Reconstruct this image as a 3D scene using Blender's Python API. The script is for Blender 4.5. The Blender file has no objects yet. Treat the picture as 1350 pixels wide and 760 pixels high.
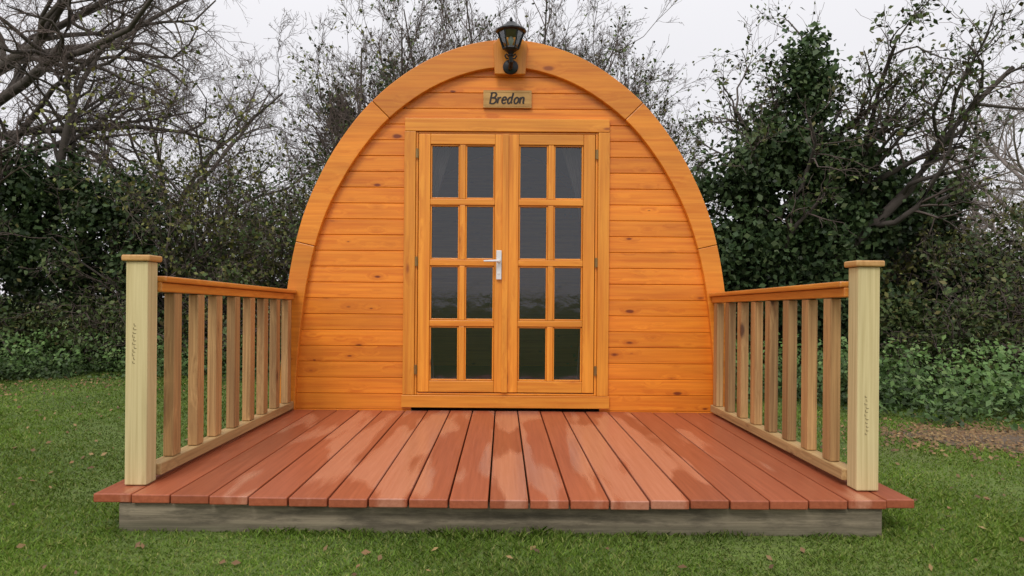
import bpy, math, random
import numpy as np
from mathutils import Matrix, Vector
random.seed(7)
rng = np.random.default_rng(11)
scene = bpy.context.scene
COL = scene.collection
DZ = 0.142      # deck top height above ground
X0 = 0.02      # pod centre line

# ------------------------------------------------------------------ helpers
class MB:
    def __init__(s): s.v=[]; s.f=[]; s.m=[]
    def box(s,x0,x1,y0,y1,z0,z1,m=0):
        i=len(s.v)
        s.v += [(x0,y0,z0),(x1,y0,z0),(x1,y1,z0),(x0,y1,z0),(x0,y0,z1),(x1,y0,z1),(x1,y1,z1),(x0,y1,z1)]
        for q in ((0,3,2,1),(4,5,6,7),(0,1,5,4),(1,2,6,5),(2,3,7,6),(3,0,4,7)):
            s.f.append(tuple(i+k for k in q)); s.m.append(m)
    def poly(s,vs,fs,m=0):
        i=len(s.v); s.v+=list(vs)
        for q in fs: s.f.append(tuple(i+k for k in q)); s.m.append(m)
    def lathe(s,c,prof,n=20,m=0,axis='z'):
        vs=[];fs=[]
        for (r,h) in prof:
            for k in range(n):
                a=2*math.pi*k/n
                if axis=='z': vs.append((c[0]+r*math.cos(a),c[1]+r*math.sin(a),c[2]+h))
                elif axis=='y': vs.append((c[0]+r*math.cos(a),c[1]+h,c[2]+r*math.sin(a)))
                else: vs.append((c[0]+h,c[1]+r*math.cos(a),c[2]+r*math.sin(a)))
        for j in range(len(prof)-1):
            for k in range(n):
                k2=(k+1)%n
                fs.append((j*n+k,j*n+k2,(j+1)*n+k2,(j+1)*n+k))
        fs.append(tuple(range(n))[::-1]); fs.append(tuple((len(prof)-1)*n+k for k in range(n)))
        s.poly(vs,fs,m)
    def tube(s,pts,r,n=10,m=0):
        vs=[];fs=[]
        P=[Vector(p) for p in pts]
        for i,p in enumerate(P):
            t=(P[min(i+1,len(P)-1)]-P[max(i-1,0)]).normalized()
            a=t.orthogonal().normalized() if abs(t.x)>0.9 else t.cross(Vector((1,0,0))).normalized()
            b=t.cross(a)
            rr=r[i] if isinstance(r,(list,tuple)) else r
            for k in range(n):
                q=2*math.pi*k/n
                vs.append(tuple(p+a*rr*math.cos(q)+b*rr*math.sin(q)))
        for j in range(len(P)-1):
            for k in range(n):
                k2=(k+1)%n
                fs.append((j*n+k,j*n+k2,(j+1)*n+k2,(j+1)*n+k))
        fs.append(tuple(range(n))[::-1]); fs.append(tuple((len(P)-1)*n+k for k in range(n)))
        s.poly(vs,fs,m)

def wloc(o):
    l=Vector(o.location)
    while o.parent: o=o.parent; l+=Vector(o.location)
    return l
def link(o,parent=None):
    COL.objects.link(o)
    if parent is not None: o.parent=parent
    return o
def finish(name,mb,mats,parent=None,bevel=0,seg=2,smooth=False):
    vs=np.array(mb.v,dtype=float)
    c=(vs.min(0)+vs.max(0))/2
    me=bpy.data.meshes.new(name)
    me.from_pydata([tuple(v) for v in (vs-c)],[],mb.f)
    for m in mats: me.materials.append(m)
    me.polygons.foreach_set('material_index',mb.m)
    if smooth: me.polygons.foreach_set('use_smooth',[True]*len(me.polygons))
    me.update()
    o=bpy.data.objects.new(name,me)
    link(o,parent)
    o.location=Vector(c)-(wloc(parent) if parent else Vector((0,0,0)))
    if bevel:
        b=o.modifiers.new('bevel','BEVEL'); b.width=bevel; b.segments=seg; b.limit_method='ANGLE'; b.angle_limit=math.radians(40)
        if smooth: b.harden_normals=False
    return o
def empty(name,loc,label,category,group=None):
    o=bpy.data.objects.new(name,None); o.empty_display_size=0.2
    link(o); o.location=loc; o['label']=label; o['category']=category
    if group: o['group']=group
    return o
def npmesh(name,verts,faces,mat,parent=None,tint=None,smooth=False,loc=None):
    verts=np.asarray(verts,dtype=np.float32); faces=np.asarray(faces,dtype=np.int32)
    org=np.array(wloc(parent)) if parent is not None else (np.zeros(3) if loc is None else np.array(loc))
    k=faces.shape[1]
    me=bpy.data.meshes.new(name)
    me.vertices.add(len(verts)); me.vertices.foreach_set('co',(verts-org).astype(np.float32).ravel())
    me.loops.add(faces.size); me.loops.foreach_set('vertex_index',faces.ravel())
    me.polygons.add(len(faces))
    me.polygons.foreach_set('loop_start',np.arange(0,faces.size,k,dtype=np.int32))
    try: me.polygons.foreach_set('loop_total',np.full(len(faces),k,dtype=np.int32))
    except Exception: pass
    me.materials.append(mat)
    if tint is not None:
        a=me.attributes.new('tint','FLOAT','POINT'); a.data.foreach_set('value',np.asarray(tint,dtype=np.float32))
    me.update(calc_edges=True); me.validate()
    if smooth: me.polygons.foreach_set('use_smooth',[True]*len(me.polygons))
    o=bpy.data.objects.new(name,me); link(o,parent)
    if parent is None: o.location=Vector(org)
    return o

# ------------------------------------------------------------------ materials
def newmat(name):
    m=bpy.data.materials.new(name); m.use_nodes=True
    nt=m.node_tree; nt.nodes.clear()
    out=nt.nodes.new('ShaderNodeOutputMaterial'); p=nt.nodes.new('ShaderNodeBsdfPrincipled')
    nt.links.new(p.outputs[0],out.inputs[0])
    return m,nt,p
def N(nt,t,**kw):
    n=nt.nodes.new(t)
    for k,v in kw.items(): setattr(n,k,v)
    return n
def ramp(nt,src,stops):
    r=nt.nodes.new('ShaderNodeValToRGB'); nt.links.new(src,r.inputs[0])
    el=r.color_ramp.elements
    while len(el)<len(stops): el.new(0.5)
    for e,(p,c) in zip(el,stops):
        e.position=p; e.color=(c if len(c)==4 else tuple(c)+(1,)) if isinstance(c,(tuple,list)) else (c,c,c,1)
    return r.outputs[0]
def mix(nt,fac,a,b,bt='MIX'):
    n=nt.nodes.new('ShaderNodeMixRGB'); n.blend_type=bt
    for i,v in ((0,fac),(1,a),(2,b)):
        if hasattr(v,'is_output'): nt.links.new(v,n.inputs[i])
        elif i==0: n.inputs[0].default_value=v
        else: n.inputs[i].default_value=(tuple(v)+(1,)) if isinstance(v,(tuple,list)) else (v,v,v,1)
    return n.outputs[0]
def math_(nt,op,a,b=None,clamp=False,c=None):
    n=nt.nodes.new('ShaderNodeMath'); n.operation=op; n.use_clamp=clamp
    for i,v in ((0,a),(1,b),(2,c)):
        if v is None: continue
        if hasattr(v,'is_output'): nt.links.new(v,n.inputs[i])
        else: n.inputs[i].default_value=v
    return n.outputs[0]
def island_coord(nt,scale=11.0):
    tc=N(nt,'ShaderNodeTexCoord'); g=N(nt,'ShaderNodeNewGeometry'); oi=N(nt,'ShaderNodeObjectInfo')
    cx=N(nt,'ShaderNodeCombineXYZ')
    rn=math_(nt,'FRACT',math_(nt,'ADD',g.outputs['Random Per Island'],oi.outputs['Random']))
    a=math_(nt,'MULTIPLY',rn,scale)
    b=math_(nt,'MULTIPLY',rn,scale*3.7)
    nt.links.new(a,cx.inputs[0]); nt.links.new(b,cx.inputs[1]); nt.links.new(a,cx.inputs[2])
    ad=N(nt,'ShaderNodeVectorMath',operation='ADD')
    nt.links.new(tc.outputs['Object'],ad.inputs[0]); nt.links.new(cx.outputs[0],ad.inputs[1])
    return ad.outputs[0], rn
def wood(name,light,dark,knot,axis='x',rough=0.4,knots=True,var=0.25,bump=0.25,weather=None,kscale=(5.0,11.0),krad=0.20,grain=48):
    m,nt,p=newmat(name)
    co,rnd=island_coord(nt)
    def mp(sl,ss):
        n=N(nt,'ShaderNodeMapping'); nt.links.new(co,n.inputs[0])
        n.inputs['Scale'].default_value=tuple(sl if a==axis else ss for a in 'xyz'); return n.outputs[0]
    grainvec=mp(1.5,grain)
    if knots:
        v=N(nt,'ShaderNodeTexVoronoi',feature='F1'); v.inputs['Scale'].default_value=1.0
        kv=mp(*kscale); nz=N(nt,'ShaderNodeTexNoise'); nz.inputs['Scale'].default_value=1.5
        nt.links.new(kv,nz.inputs['Vector'])
        nt.links.new(mix(nt,0.12,kv,nz.outputs['Color']),v.inputs['Vector'])
        sep=N(nt,'ShaderNodeSeparateColor'); nt.links.new(v.outputs['Color'],sep.inputs[0])
        rad=math_(nt,'MULTIPLY_ADD',sep.outputs[0],krad,c=-0.02)
        kd=math_(nt,'DIVIDE',v.outputs['Distance'],math_(nt,'MAXIMUM',rad,0.004))
        kmask=ramp(nt,kd,[(0.55,1.0),(0.75,0.5),(1.0,0.0)])
        halo=ramp(nt,math_(nt,'MULTIPLY',kd,0.40),[(0.38,0.40),(1.0,0.0)])
        off=math_(nt,'MULTIPLY',ramp(nt,v.outputs['Distance'],[(0.0,1.0),(0.4,0.0)]),1.3)
        cx=N(nt,'ShaderNodeCombineXYZ')
        for i in range(3): nt.links.new(off,cx.inputs[i])
        ad=N(nt,'ShaderNodeVectorMath',operation='ADD'); nt.links.new(grainvec,ad.inputs[0]); nt.links.new(cx.outputs[0],ad.inputs[1])
        grainvec=ad.outputs[0]
    g=N(nt,'ShaderNodeTexNoise'); g.inputs['Scale'].default_value=1.0; g.inputs['Detail'].default_value=5; g.inputs['Roughness'].default_value=0.62
    nt.links.new(grainvec,g.inputs['Vector'])
    gr=ramp(nt,g.outputs['Fac'],[(0.32,0.0),(0.62,1.0)])
    lo=N(nt,'ShaderNodeTexNoise'); lo.inputs['Scale'].default_value=1.0; lo.inputs['Detail'].default_value=3
    nt.links.new(mp(1.3,6.0),lo.inputs['Vector'])
    c=mix(nt,gr,dark,light)
    tone=ramp(nt,lo.outputs['Fac'],[(0.3,1-var*0.7),(0.7,1+var*0.3)])
    c=mix(nt,1.0,c,tone,'MULTIPLY')
    rt=N(nt,'ShaderNodeMapRange'); nt.links.new(rnd,rt.inputs[0]); rt.inputs[3].default_value=1-var*0.7; rt.inputs[4].default_value=1+var*0.3
    c=mix(nt,1.0,c,rt.outputs[0],'MULTIPLY')
    if knots:
        c=mix(nt,halo,c,tuple(0.6*d+0.4*k for d,k in zip(dark,knot)))
        c=mix(nt,kmask,c,knot)
    if weather:
        tc=N(nt,'ShaderNodeTexCoord'); w=N(nt,'ShaderNodeTexNoise'); w.inputs['Scale'].default_value=1; w.inputs['Detail'].default_value=7; w.inputs['Roughness'].default_value=0.7
        mpw=N(nt,'ShaderNodeMapping'); nt.links.new(tc.outputs['Object'],mpw.inputs[0]); mpw.inputs['Scale'].default_value=(5,14,26)
        nt.links.new(mpw.outputs[0],w.inputs['Vector'])
        c=mix(nt,ramp(nt,w.outputs['Fac'],[(0.44,0.0),(0.62,0.85)]),c,weather)
        s2=N(nt,'ShaderNodeSeparateXYZ'); nt.links.new(tc.outputs['Object'],s2.inputs[0])
        damp=ramp(nt,math_(nt,'ADD',math_(nt,'MULTIPLY',s2.outputs[2],9.0),w.outputs['Fac']),[(0.05,0.6),(0.45,0.0)])
        c=mix(nt,damp,c,(0.05,0.06,0.025))
    nt.links.new(c,p.inputs['Base Color'])
    rr=N(nt,'ShaderNodeMapRange'); nt.links.new(g.outputs['Fac'],rr.inputs[0]); rr.inputs[3].default_value=rough+0.08; rr.inputs[4].default_value=max(0.1,rough-0.08)
    nt.links.new(rr.outputs[0],p.inputs['Roughness'])
    b=N(nt,'ShaderNodeBump'); b.inputs['Strength'].default_value=bump; b.inputs['Distance'].default_value=0.0025
    nt.links.new(g.outputs['Fac'],b.inputs['Height']); nt.links.new(b.outputs[0],p.inputs['Normal'])
    return m

OL,OD,OK=(0.88,0.285,0.022),(0.68,0.170,0.010),(0.20,0.035,0.005)
TL,TD=(0.85,0.330,0.034),(0.66,0.205,0.015)
M_clad=wood('stained_cladding',OL,OD,OK,'x',0.38,True,0.22,0.2,krad=0.235,kscale=(5.6,13.5))
M_th=wood('stained_trim_horizontal',TL,TD,(0.32,0.08,0.009),'x',0.36,True,0.2,0.15,kscale=(3.2,11),krad=0.17)
M_tv=wood('stained_trim_vertical',TL,TD,(0.32,0.08,0.009),'z',0.36,True,0.2,0.15,kscale=(3.2,11),krad=0.17)
M_ty=wood('stained_rail',(0.72,0.28,0.045),(0.5,0.15,0.02),(0.25,0.07,0.01),'y',0.36,True,0.2,0.2)
M_cap=wood('post_cap_wood',(0.62,0.34,0.12),(0.48,0.23,0.065),(0.25,0.09,0.02),'y',0.5,False,0.2,0.2)
M_post=wood('treated_post',(0.66,0.54,0.28),(0.50,0.39,0.18),(0.34,0.2,0.08),'z',0.65,True,0.18,0.4,kscale=(2.5,7),krad=0.15,grain=70)
M_bal=wood('baluster_wood',(0.54,0.315,0.125),(0.31,0.16,0.055),(0.11,0.045,0.018),'z',0.65,True,0.42,0.6,kscale=(3.5,9),krad=0.24,grain=90)
M_baly=wood('lower_rail_wood',(0.56,0.37,0.16),(0.36,0.21,0.08),(0.14,0.06,0.025),'y',0.65,True,0.25,0.4,grain=80)
M_fascia=wood('weathered_beam',(0.33,0.27,0.18),(0.16,0.13,0.085),(0.06,0.05,0.03),'x',0.85,False,0.3,1.0,weather=(0.085,0.070,0.045),grain=60)
M_sign=wood('sign_wood',(0.60,0.34,0.10),(0.42,0.21,0.05),(0.12,0.06,0.02),'x',0.5,False,0.15,0.2)

def simple(name,col,rough=0.5,metal=0.0,noise=0.15,scale=20,bump=0.0,spec=0.5):
    m,nt,p=newmat(name)
    tc=N(nt,'ShaderNodeTexCoord'); n=N(nt,'ShaderNodeTexNoise'); n.inputs['Scale'].default_value=scale; n.inputs['Detail'].default_value=4
    nt.links.new(tc.outputs['Object'],n.inputs['Vector'])
    c=mix(nt,n.outputs['Fac'],tuple(x*(1-noise) for x in col),tuple(min(1,x*(1+noise)) for x in col))
    nt.links.new(c,p.inputs['Base Color']); p.inputs['Roughness'].default_value=rough; p.inputs['Metallic'].default_value=metal
    p.inputs['Specular IOR Level'].default_value=spec
    if bump:
        b=N(nt,'ShaderNodeBump'); b.inputs['Strength'].default_value=bump; b.inputs['Distance'].default_value=0.01
        nt.links.new(n.outputs['Fac'],b.inputs['Height']); nt.links.new(b.outputs[0],p.inputs['Normal'])
    return m
M_black=simple('lamp_black_metal',(0.008,0.008,0.009),0.35,0.0,spec=0.35)
M_steel=simple('white_handle_metal',(0.75,0.75,0.75),0.28,0.3,0.05)
M_hinge=simple('hinge_metal',(0.32,0.20,0.08),0.4,0.8)
M_letter=simple('burnt_lettering',(0.022,0.009,0.004),0.6)
M_mark=simple('stamp_ink',(0.20,0.15,0.07),0.8)
M_roof=simple('roof_felt',(0.05,0.04,0.035),0.9,0,0.4,40,0.5)
M_int=simple('interior_lining',(0.22,0.18,0.14),0.7)
M_curt=simple('curtain_cloth',(0.26,0.21,0.20),0.9,0,0.25,14)
M_curtr=simple('curtain_tieback',(0.25,0.05,0.04),0.8)

def glass_mat(name,tint,refl,bump=0.0):
    m=bpy.data.materials.new(name); m.use_nodes=True; nt=m.node_tree; nt.nodes.clear()
    out=nt.nodes.new('ShaderNodeOutputMaterial'); tr=nt.nodes.new('ShaderNodeBsdfTransparent'); tr.inputs[0].default_value=tint+(1,)
    gl=nt.nodes.new('ShaderNodeBsdfGlossy'); gl.inputs['Roughness'].default_value=0.07; gl.inputs[0].default_value=(0.93,0.96,1,1)
    fr=nt.nodes.new('ShaderNodeFresnel'); fr.inputs[0].default_value=1.5
    if bump:
        tc=N(nt,'ShaderNodeTexCoord'); n=N(nt,'ShaderNodeTexNoise'); n.inputs['Scale'].default_value=9.0; n.inputs['Detail'].default_value=3
        nt.links.new(tc.outputs['Object'],n.inputs['Vector'])
        b=N(nt,'ShaderNodeBump'); b.inputs['Strength'].default_value=bump; b.inputs['Distance'].default_value=0.01
        nt.links.new(n.outputs['Fac'],b.inputs['Height']); nt.links.new(b.outputs[0],gl.inputs['Normal'])
    mx=nt.nodes.new('ShaderNodeMixShader')
    nt.links.new(math_(nt,'MULTIPLY',fr.outputs[0],refl,True),mx.inputs[0])
    nt.links.new(tr.outputs[0],mx.inputs[1]); nt.links.new(gl.outputs[0],mx.inputs[2]); nt.links.new(mx.outputs[0],out.inputs[0])
    return m
M_glass=glass_mat('window_glass',(0.74,0.76,0.76),2.1,0.10)
M_lglass=glass_mat('lamp_glass',(0.90,0.91,0.91),2.0)

def deck_mat():
    m,nt,p=newmat('wet_red_decking')
    co,rnd=island_coord(nt)
    def mp(s,src=co):
        n=N(nt,'ShaderNodeMapping'); nt.links.new(src,n.inputs[0]); n.inputs['Scale'].default_value=s; return n.outputs[0]
    g=N(nt,'ShaderNodeTexNoise'); g.inputs['Scale'].default_value=1; g.inputs['Detail'].default_value=6; g.inputs['Roughness'].default_value=0.65
    nt.links.new(mp((80,2.2,80)),g.inputs['Vector'])
    gf=ramp(nt,g.outputs['Fac'],[(0.3,0.0),(0.7,1.0)])
    rt=N(nt,'ShaderNodeMapRange'); nt.links.new(rnd,rt.inputs[0]); rt.inputs[3].default_value=0.86; rt.inputs[4].default_value=1.1
    soaked=mix(nt,1.0,mix(nt,gf,(0.285,0.072,0.032),(0.40,0.112,0.052)),rt.outputs[0],'MULTIPLY')
    sky_sheen=mix(nt,gf,(0.47,0.19,0.115),(0.56,0.255,0.165))  # pale sky reflection on the wet boards, painted into the base colour
    tc=N(nt,'ShaderNodeTexCoord')
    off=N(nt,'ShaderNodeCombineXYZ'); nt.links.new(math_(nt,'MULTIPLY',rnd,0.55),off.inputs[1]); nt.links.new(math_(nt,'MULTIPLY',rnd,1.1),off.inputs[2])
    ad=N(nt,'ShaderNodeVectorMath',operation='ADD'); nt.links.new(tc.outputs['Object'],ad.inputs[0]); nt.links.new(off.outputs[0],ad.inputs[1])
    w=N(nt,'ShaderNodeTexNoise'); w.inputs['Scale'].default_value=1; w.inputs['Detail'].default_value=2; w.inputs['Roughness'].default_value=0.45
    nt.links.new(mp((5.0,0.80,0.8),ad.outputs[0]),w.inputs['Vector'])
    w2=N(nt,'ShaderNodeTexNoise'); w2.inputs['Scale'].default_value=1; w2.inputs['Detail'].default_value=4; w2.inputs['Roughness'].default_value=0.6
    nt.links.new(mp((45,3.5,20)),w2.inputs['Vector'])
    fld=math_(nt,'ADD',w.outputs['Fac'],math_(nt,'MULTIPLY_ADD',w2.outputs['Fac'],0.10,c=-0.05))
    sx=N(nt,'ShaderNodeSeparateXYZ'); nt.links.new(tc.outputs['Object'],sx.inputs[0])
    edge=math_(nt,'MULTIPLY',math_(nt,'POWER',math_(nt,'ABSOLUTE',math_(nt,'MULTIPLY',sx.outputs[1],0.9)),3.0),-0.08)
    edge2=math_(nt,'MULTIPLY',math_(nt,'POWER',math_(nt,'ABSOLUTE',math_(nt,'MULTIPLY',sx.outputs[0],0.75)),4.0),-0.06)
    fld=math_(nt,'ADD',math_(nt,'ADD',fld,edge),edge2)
    film_sheen=ramp(nt,fld,[(0.465,0.0),(0.515,1.0)])  # where the wet sheen sits: lightens the colour and smooths the surface
    nt.links.new(mix(nt,math_(nt,'MULTIPLY',film_sheen,0.72),soaked,sky_sheen),p.inputs['Base Color'])
    nt.links.new(ramp(nt,film_sheen,[(0.0,0.36),(1.0,0.22)]),p.inputs['Roughness'])
    nt.links.new(ramp(nt,film_sheen,[(0.0,0.38),(1.0,0.62)]),p.inputs['Specular IOR Level'])
    b=N(nt,'ShaderNodeBump'); b.inputs['Distance'].default_value=0.002; b.inputs['Strength'].default_value=0.3
    nt.links.new(g.outputs['Fac'],b.inputs['Height']); nt.links.new(b.outputs[0],p.inputs['Normal'])
    return m
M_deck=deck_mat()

def leaf_mat(name,cols,rough=0.5,spec=0.35,trans=0.0):
    m,nt,p=newmat(name)
    g=N(nt,'ShaderNodeNewGeometry'); a=N(nt,'ShaderNodeAttribute',attribute_name='tint')
    n=len(cols); c=ramp(nt,g.outputs['Random Per Island'],[(i/(n-1) if n>1 else 0,cc) for i,cc in enumerate(cols)])
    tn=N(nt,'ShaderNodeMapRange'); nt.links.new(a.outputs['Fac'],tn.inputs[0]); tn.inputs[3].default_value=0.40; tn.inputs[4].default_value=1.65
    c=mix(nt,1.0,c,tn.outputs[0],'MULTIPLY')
    nt.links.new(c,p.inputs['Base Color']); p.inputs['Roughness'].default_value=rough; p.inputs['Specular IOR Level'].default_value=spec
    if trans:
        out=[x for x in nt.nodes if x.type=='OUTPUT_MATERIAL'][0]
        t=nt.nodes.new('ShaderNodeBsdfTranslucent'); nt.links.new(c,t.inputs[0]); mx=nt.nodes.new('ShaderNodeMixShader'); mx.inputs[0].default_value=trans
        nt.links.new(p.outputs[0],mx.inputs[1]); nt.links.new(t.outputs[0],mx.inputs[2]); nt.links.new(mx.outputs[0],out.inputs[0])
    return m
M_ivy=leaf_mat('ivy_leaves',[(0.022,0.042,0.016),(0.038,0.066,0.024),(0.052,0.082,0.030),(0.068,0.092,0.036)],0.5,0.22)
M_hleaf=leaf_mat('hedge_leaves',[(0.035,0.060,0.018),(0.06,0.092,0.026),(0.095,0.120,0.035),(0.05,0.075,0.022),(0.12,0.10,0.035)],0.55,0.25)
M_yleaf=leaf_mat('autumn_leaves',[(0.12,0.14,0.04),(0.20,0.19,0.05),(0.08,0.11,0.03),(0.16,0.13,0.04)],0.55,0.25)
M_nettle=leaf_mat('ground_cover_leaves',[(0.05,0.10,0.025),(0.08,0.14,0.035),(0.06,0.11,0.03),(0.11,0.16,0.05)],0.5,0.25)
M_fall=leaf_mat('fallen_leaves',[(0.20,0.11,0.045),(0.12,0.065,0.03),(0.26,0.17,0.07),(0.09,0.05,0.025)],0.6,0.3)
M_grass=leaf_mat('grass_blades',[(0.085,0.150,0.017),(0.14,0.225,0.028),(0.105,0.18,0.021),(0.16,0.235,0.034),(0.28,0.28,0.09)],0.5,0.2,0.25)
def bark_mat(name,a,b):
    m,nt,p=newmat(name)
    tc=N(nt,'ShaderNodeTexCoord'); n=N(nt,'ShaderNodeTexNoise'); n.inputs['Scale'].default_value=9; n.inputs['Detail'].default_value=4
    nt.links.new(tc.outputs['Object'],n.inputs['Vector'])
    nt.links.new(mix(nt,n.outputs['Fac'],a,b),p.inputs['Base Color']); p.inputs['Roughness'].default_value=0.9
    return m
M_bark=bark_mat('bark_dark',(0.045,0.036,0.03),(0.13,0.105,0.09))
M_twig=bark_mat('twig_bark',(0.070,0.052,0.045),(0.17,0.125,0.105))
M_twigp=bark_mat('pale_twig_bark',(0.16,0.13,0.12),(0.30,0.25,0.225))

# ------------------------------------------------------------------ ground
def ground_mat():
    m,nt,p=newmat('lawn_ground')
    tc=N(nt,'ShaderNodeTexCoord')
    def nz(s,d=5):
        n=N(nt,'ShaderNodeTexNoise'); n.inputs['Scale'].default_value=s; n.inputs['Detail'].default_value=d; nt.links.new(tc.outputs['Object'],n.inputs['Vector']); return n.outputs['Fac']
    c=mix(nt,ramp(nt,nz(1.1),[(0.35,0.0),(0.65,1.0)]),(0.08,0.13,0.02),(0.135,0.195,0.03))
    c=mix(nt,ramp(nt,nz(30,3),[(0.4,0.0),(0.7,0.6)]),c,(0.06,0.07,0.02))
    c=mix(nt,ramp(nt,nz(0.6),[(0.6,0.0),(0.76,0.4)]),c,(0.12,0.10,0.04))
    nt.links.new(c,p.inputs['Base Color']); p.inputs['Roughness'].default_value=0.9
    b=N(nt,'ShaderNodeBump'); b.inputs['Strength'].default_value=0.7; b.inputs['Distance'].default_value=0.03
    nt.links.new(nz(40,4),b.inputs['Height']); nt.links.new(b.outputs[0],p.inputs['Normal'])
    return m
gs=np.concatenate([-np.geomspace(600,12,14),np.linspace(-10,10,60),np.geomspace(12,600,14)])
GX,GY=np.meshgrid(gs,gs,indexing='ij')
def gz(x,y):
    away=np.clip((np.hypot(x,y+1)-3.2)/4,0,1)
    return away*(0.05*np.sin(x*0.9+1.0)*np.cos(y*0.7)+0.03*np.sin(x*2.3+y*1.7))
GZ=gz(GX,GY)
n=len(gs); idx=np.arange(n*n).reshape(n,n)
F=np.stack([idx[:-1,:-1],idx[1:,:-1],idx[1:,1:],idx[:-1,1:]],-1).reshape(-1,4)
g=npmesh('ground',np.stack([GX,GY,GZ],-1).reshape(-1,3),F,ground_mat(),smooth=True); g['kind']='structure'
SOIL=(3.25,-0.15,0.62,0.42)

def grass_blades(Nb=380000):
    ang=rng.uniform(-0.85,0.88,Nb)
    d=2.0*np.exp(rng.uniform(0,1,Nb)*math.log(10.5/2.0))
    x=ang*d; y=d-5
    bare=np.sin(x*3.1+2*np.sin(y*2.3))*np.sin(y*3.7+1.3*np.sin(x*2.9))
    patch=np.sin(x*2.1+1)*np.cos(y*1.7)+np.sin(x*5.3+y*3.1)*0.5+rng.normal(0,0.5,Nb)
    soil=((x-SOIL[0])/SOIL[2])**2+((y-SOIL[1])/SOIL[3])**2
    keep=~((np.abs(x-0.01)<1.40)&(y>-2.16)&(y<3.8)) & (patch>-1.5) & (bare+rng.normal(0,0.35,Nb)<0.95) & (soil+rng.normal(0,0.3,Nb)>0.9)
    x,y,d,patch,bare=x[keep],y[keep],d[keep],patch[keep],bare[keep]
    n=len(x)
    h=rng.uniform(0.006,0.016,n)*(1+0.25*np.sin(x*3+y*2))*(1+0.05*d)
    tuft=np.clip(np.sin(x*9+3*np.sin(y*4))*np.sin(y*8+2*np.sin(x*5)),0,1); h*=1+0.5*tuft
    edge=np.exp(-((y+2.19)/0.05)**2)*(np.abs(x)<1.5)*(0.4+0.6*np.sin(x*13)*np.sin(x*5.1)); h*=1+1.6*np.clip(edge,0,1)
    w=rng.uniform(0.0011,0.0022,n)*(0.55+0.28*d)
    a=rng.uniform(0,2*np.pi,n); la=rng.uniform(0,2*np.pi,n); lean=rng.uniform(0.2,1.7,n)*h
    z=gz(x,y)-0.002
    base=np.stack([x,y,z],-1); side=np.stack([np.cos(a)*w,np.sin(a)*w,0*w],-1)
    mid=base+np.stack([np.cos(la)*lean*0.35,np.sin(la)*lean*0.35,h*0.6],-1)
    tip=base+np.stack([np.cos(la)*lean,np.sin(la)*lean,h],-1)
    V=np.stack([base-side,base+side,mid+side*0.7,tip,mid-side*0.7],1).reshape(-1,3)
    f=np.arange(n)[:,None]*5+np.array([0,1,2,3,4])[None]
    t=np.clip(0.44+0.14*patch+0.20*np.sin(x*0.8-0.4)*np.cos(y*0.9)-0.14*bare+0.12*tuft+rng.normal(0,0.14,n),0,1)
    o=npmesh('grass',V,f,M_grass,tint=np.repeat(t,5)); o['kind']='stuff'; o['label']='short mown green lawn grass around the deck'
grass_blades()

# ------------------------------------------------------------------ leaves / branches
def leaves(name,C,size,mat,parent=None,tint=None,up=0.3,loc=None,jit=0.4,aspect=0.6):
    n=len(C)
    nrm=rng.normal(size=(n,3)); nrm[:,2]+=up; nrm[:,1]-=up*0.6; nrm/=np.linalg.norm(nrm,axis=1)[:,None]
    t=rng.normal(size=(n,3)); t-= (t*nrm).sum(1)[:,None]*nrm; t/=np.linalg.norm(t,axis=1)[:,None]
    b=np.cross(nrm,t)
    s=(size*rng.uniform(1-jit,1+jit,n))[:,None]
    V=np.stack([C-t*s, C-t*s*0.1+b*s*aspect+nrm*s*0.12, C+t*s, C-t*s*0.1-b*s*aspect+nrm*s*0.12],1).reshape(-1,3)
    f=np.arange(n)[:,None]*4+np.arange(4)[None]
    if tint is None: tint=rng.uniform(0.2,0.8,n)
    return npmesh(name,V,f,mat,parent,np.repeat(tint,4),loc=loc)

def grow(roots,levels,nseg=6,wander=0.16,trop=0.05,minr=0.003,seed=1,ratio=0.62,ang=(25,65),tstart=0.25):
    r=np.random.default_rng(seed)
    P=np.array([q[0] for q in roots],float); D=np.array([q[1] for q in roots],float); D/=np.linalg.norm(D,axis=1)[:,None]
    L=np.array([q[2] for q in roots],float); R=np.array([q[3] for q in roots],float)
    out=[]
    for lv in range(len(levels)+1):
        B=len(P); ns=nseg if lv<len(levels) else 4
        pts=np.zeros((B,ns+1,3)); pts[:,0]=P; dirs=np.zeros((B,ns+1,3)); dirs[:,0]=D
        d=D.copy(); tr=trop if np.isscalar(trop) else trop[min(lv,len(trop)-1)]
        for k in range(1,ns+1):
            d=d+r.normal(size=(B,3))*wander*(1 if lv==0 else 1.25); d[:,2]+=tr
            d/=np.linalg.norm(d,axis=1)[:,None]
            pts[:,k]=pts[:,k-1]+d*(L/ns)[:,None]; dirs[:,k]=d
        tt=np.linspace(0,1,ns+1)
        rad=np.maximum(R[:,None]*(1-0.72*tt[None]),minr*0.8)
        out.append((pts,rad))
        if lv==len(levels): break
        m=levels[lv]; K=B*m
        bi=np.repeat(np.arange(B),m); t=r.uniform(tstart,1,K)
        fk=t*ns; k0=np.minimum(fk.astype(int),ns-1); fr=(fk-k0)[:,None]
        P=pts[bi,k0]*(1-fr)+pts[bi,k0+1]*fr
        tan=dirs[bi,k0+1]
        q=r.normal(size=(K,3)); q-=(q*tan).sum(1)[:,None]*tan; q/=np.linalg.norm(q,axis=1)[:,None]
        a=np.radians(r.uniform(ang[0],ang[1],K))[:,None]
        D=tan*np.cos(a)+q*np.sin(a)
        L=L[bi]*ratio*(1-0.45*t)*r.uniform(0.6,1.25,K)
        R=np.maximum(R[bi]*(1-0.72*t)*0.62,minr)
    return out
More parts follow.
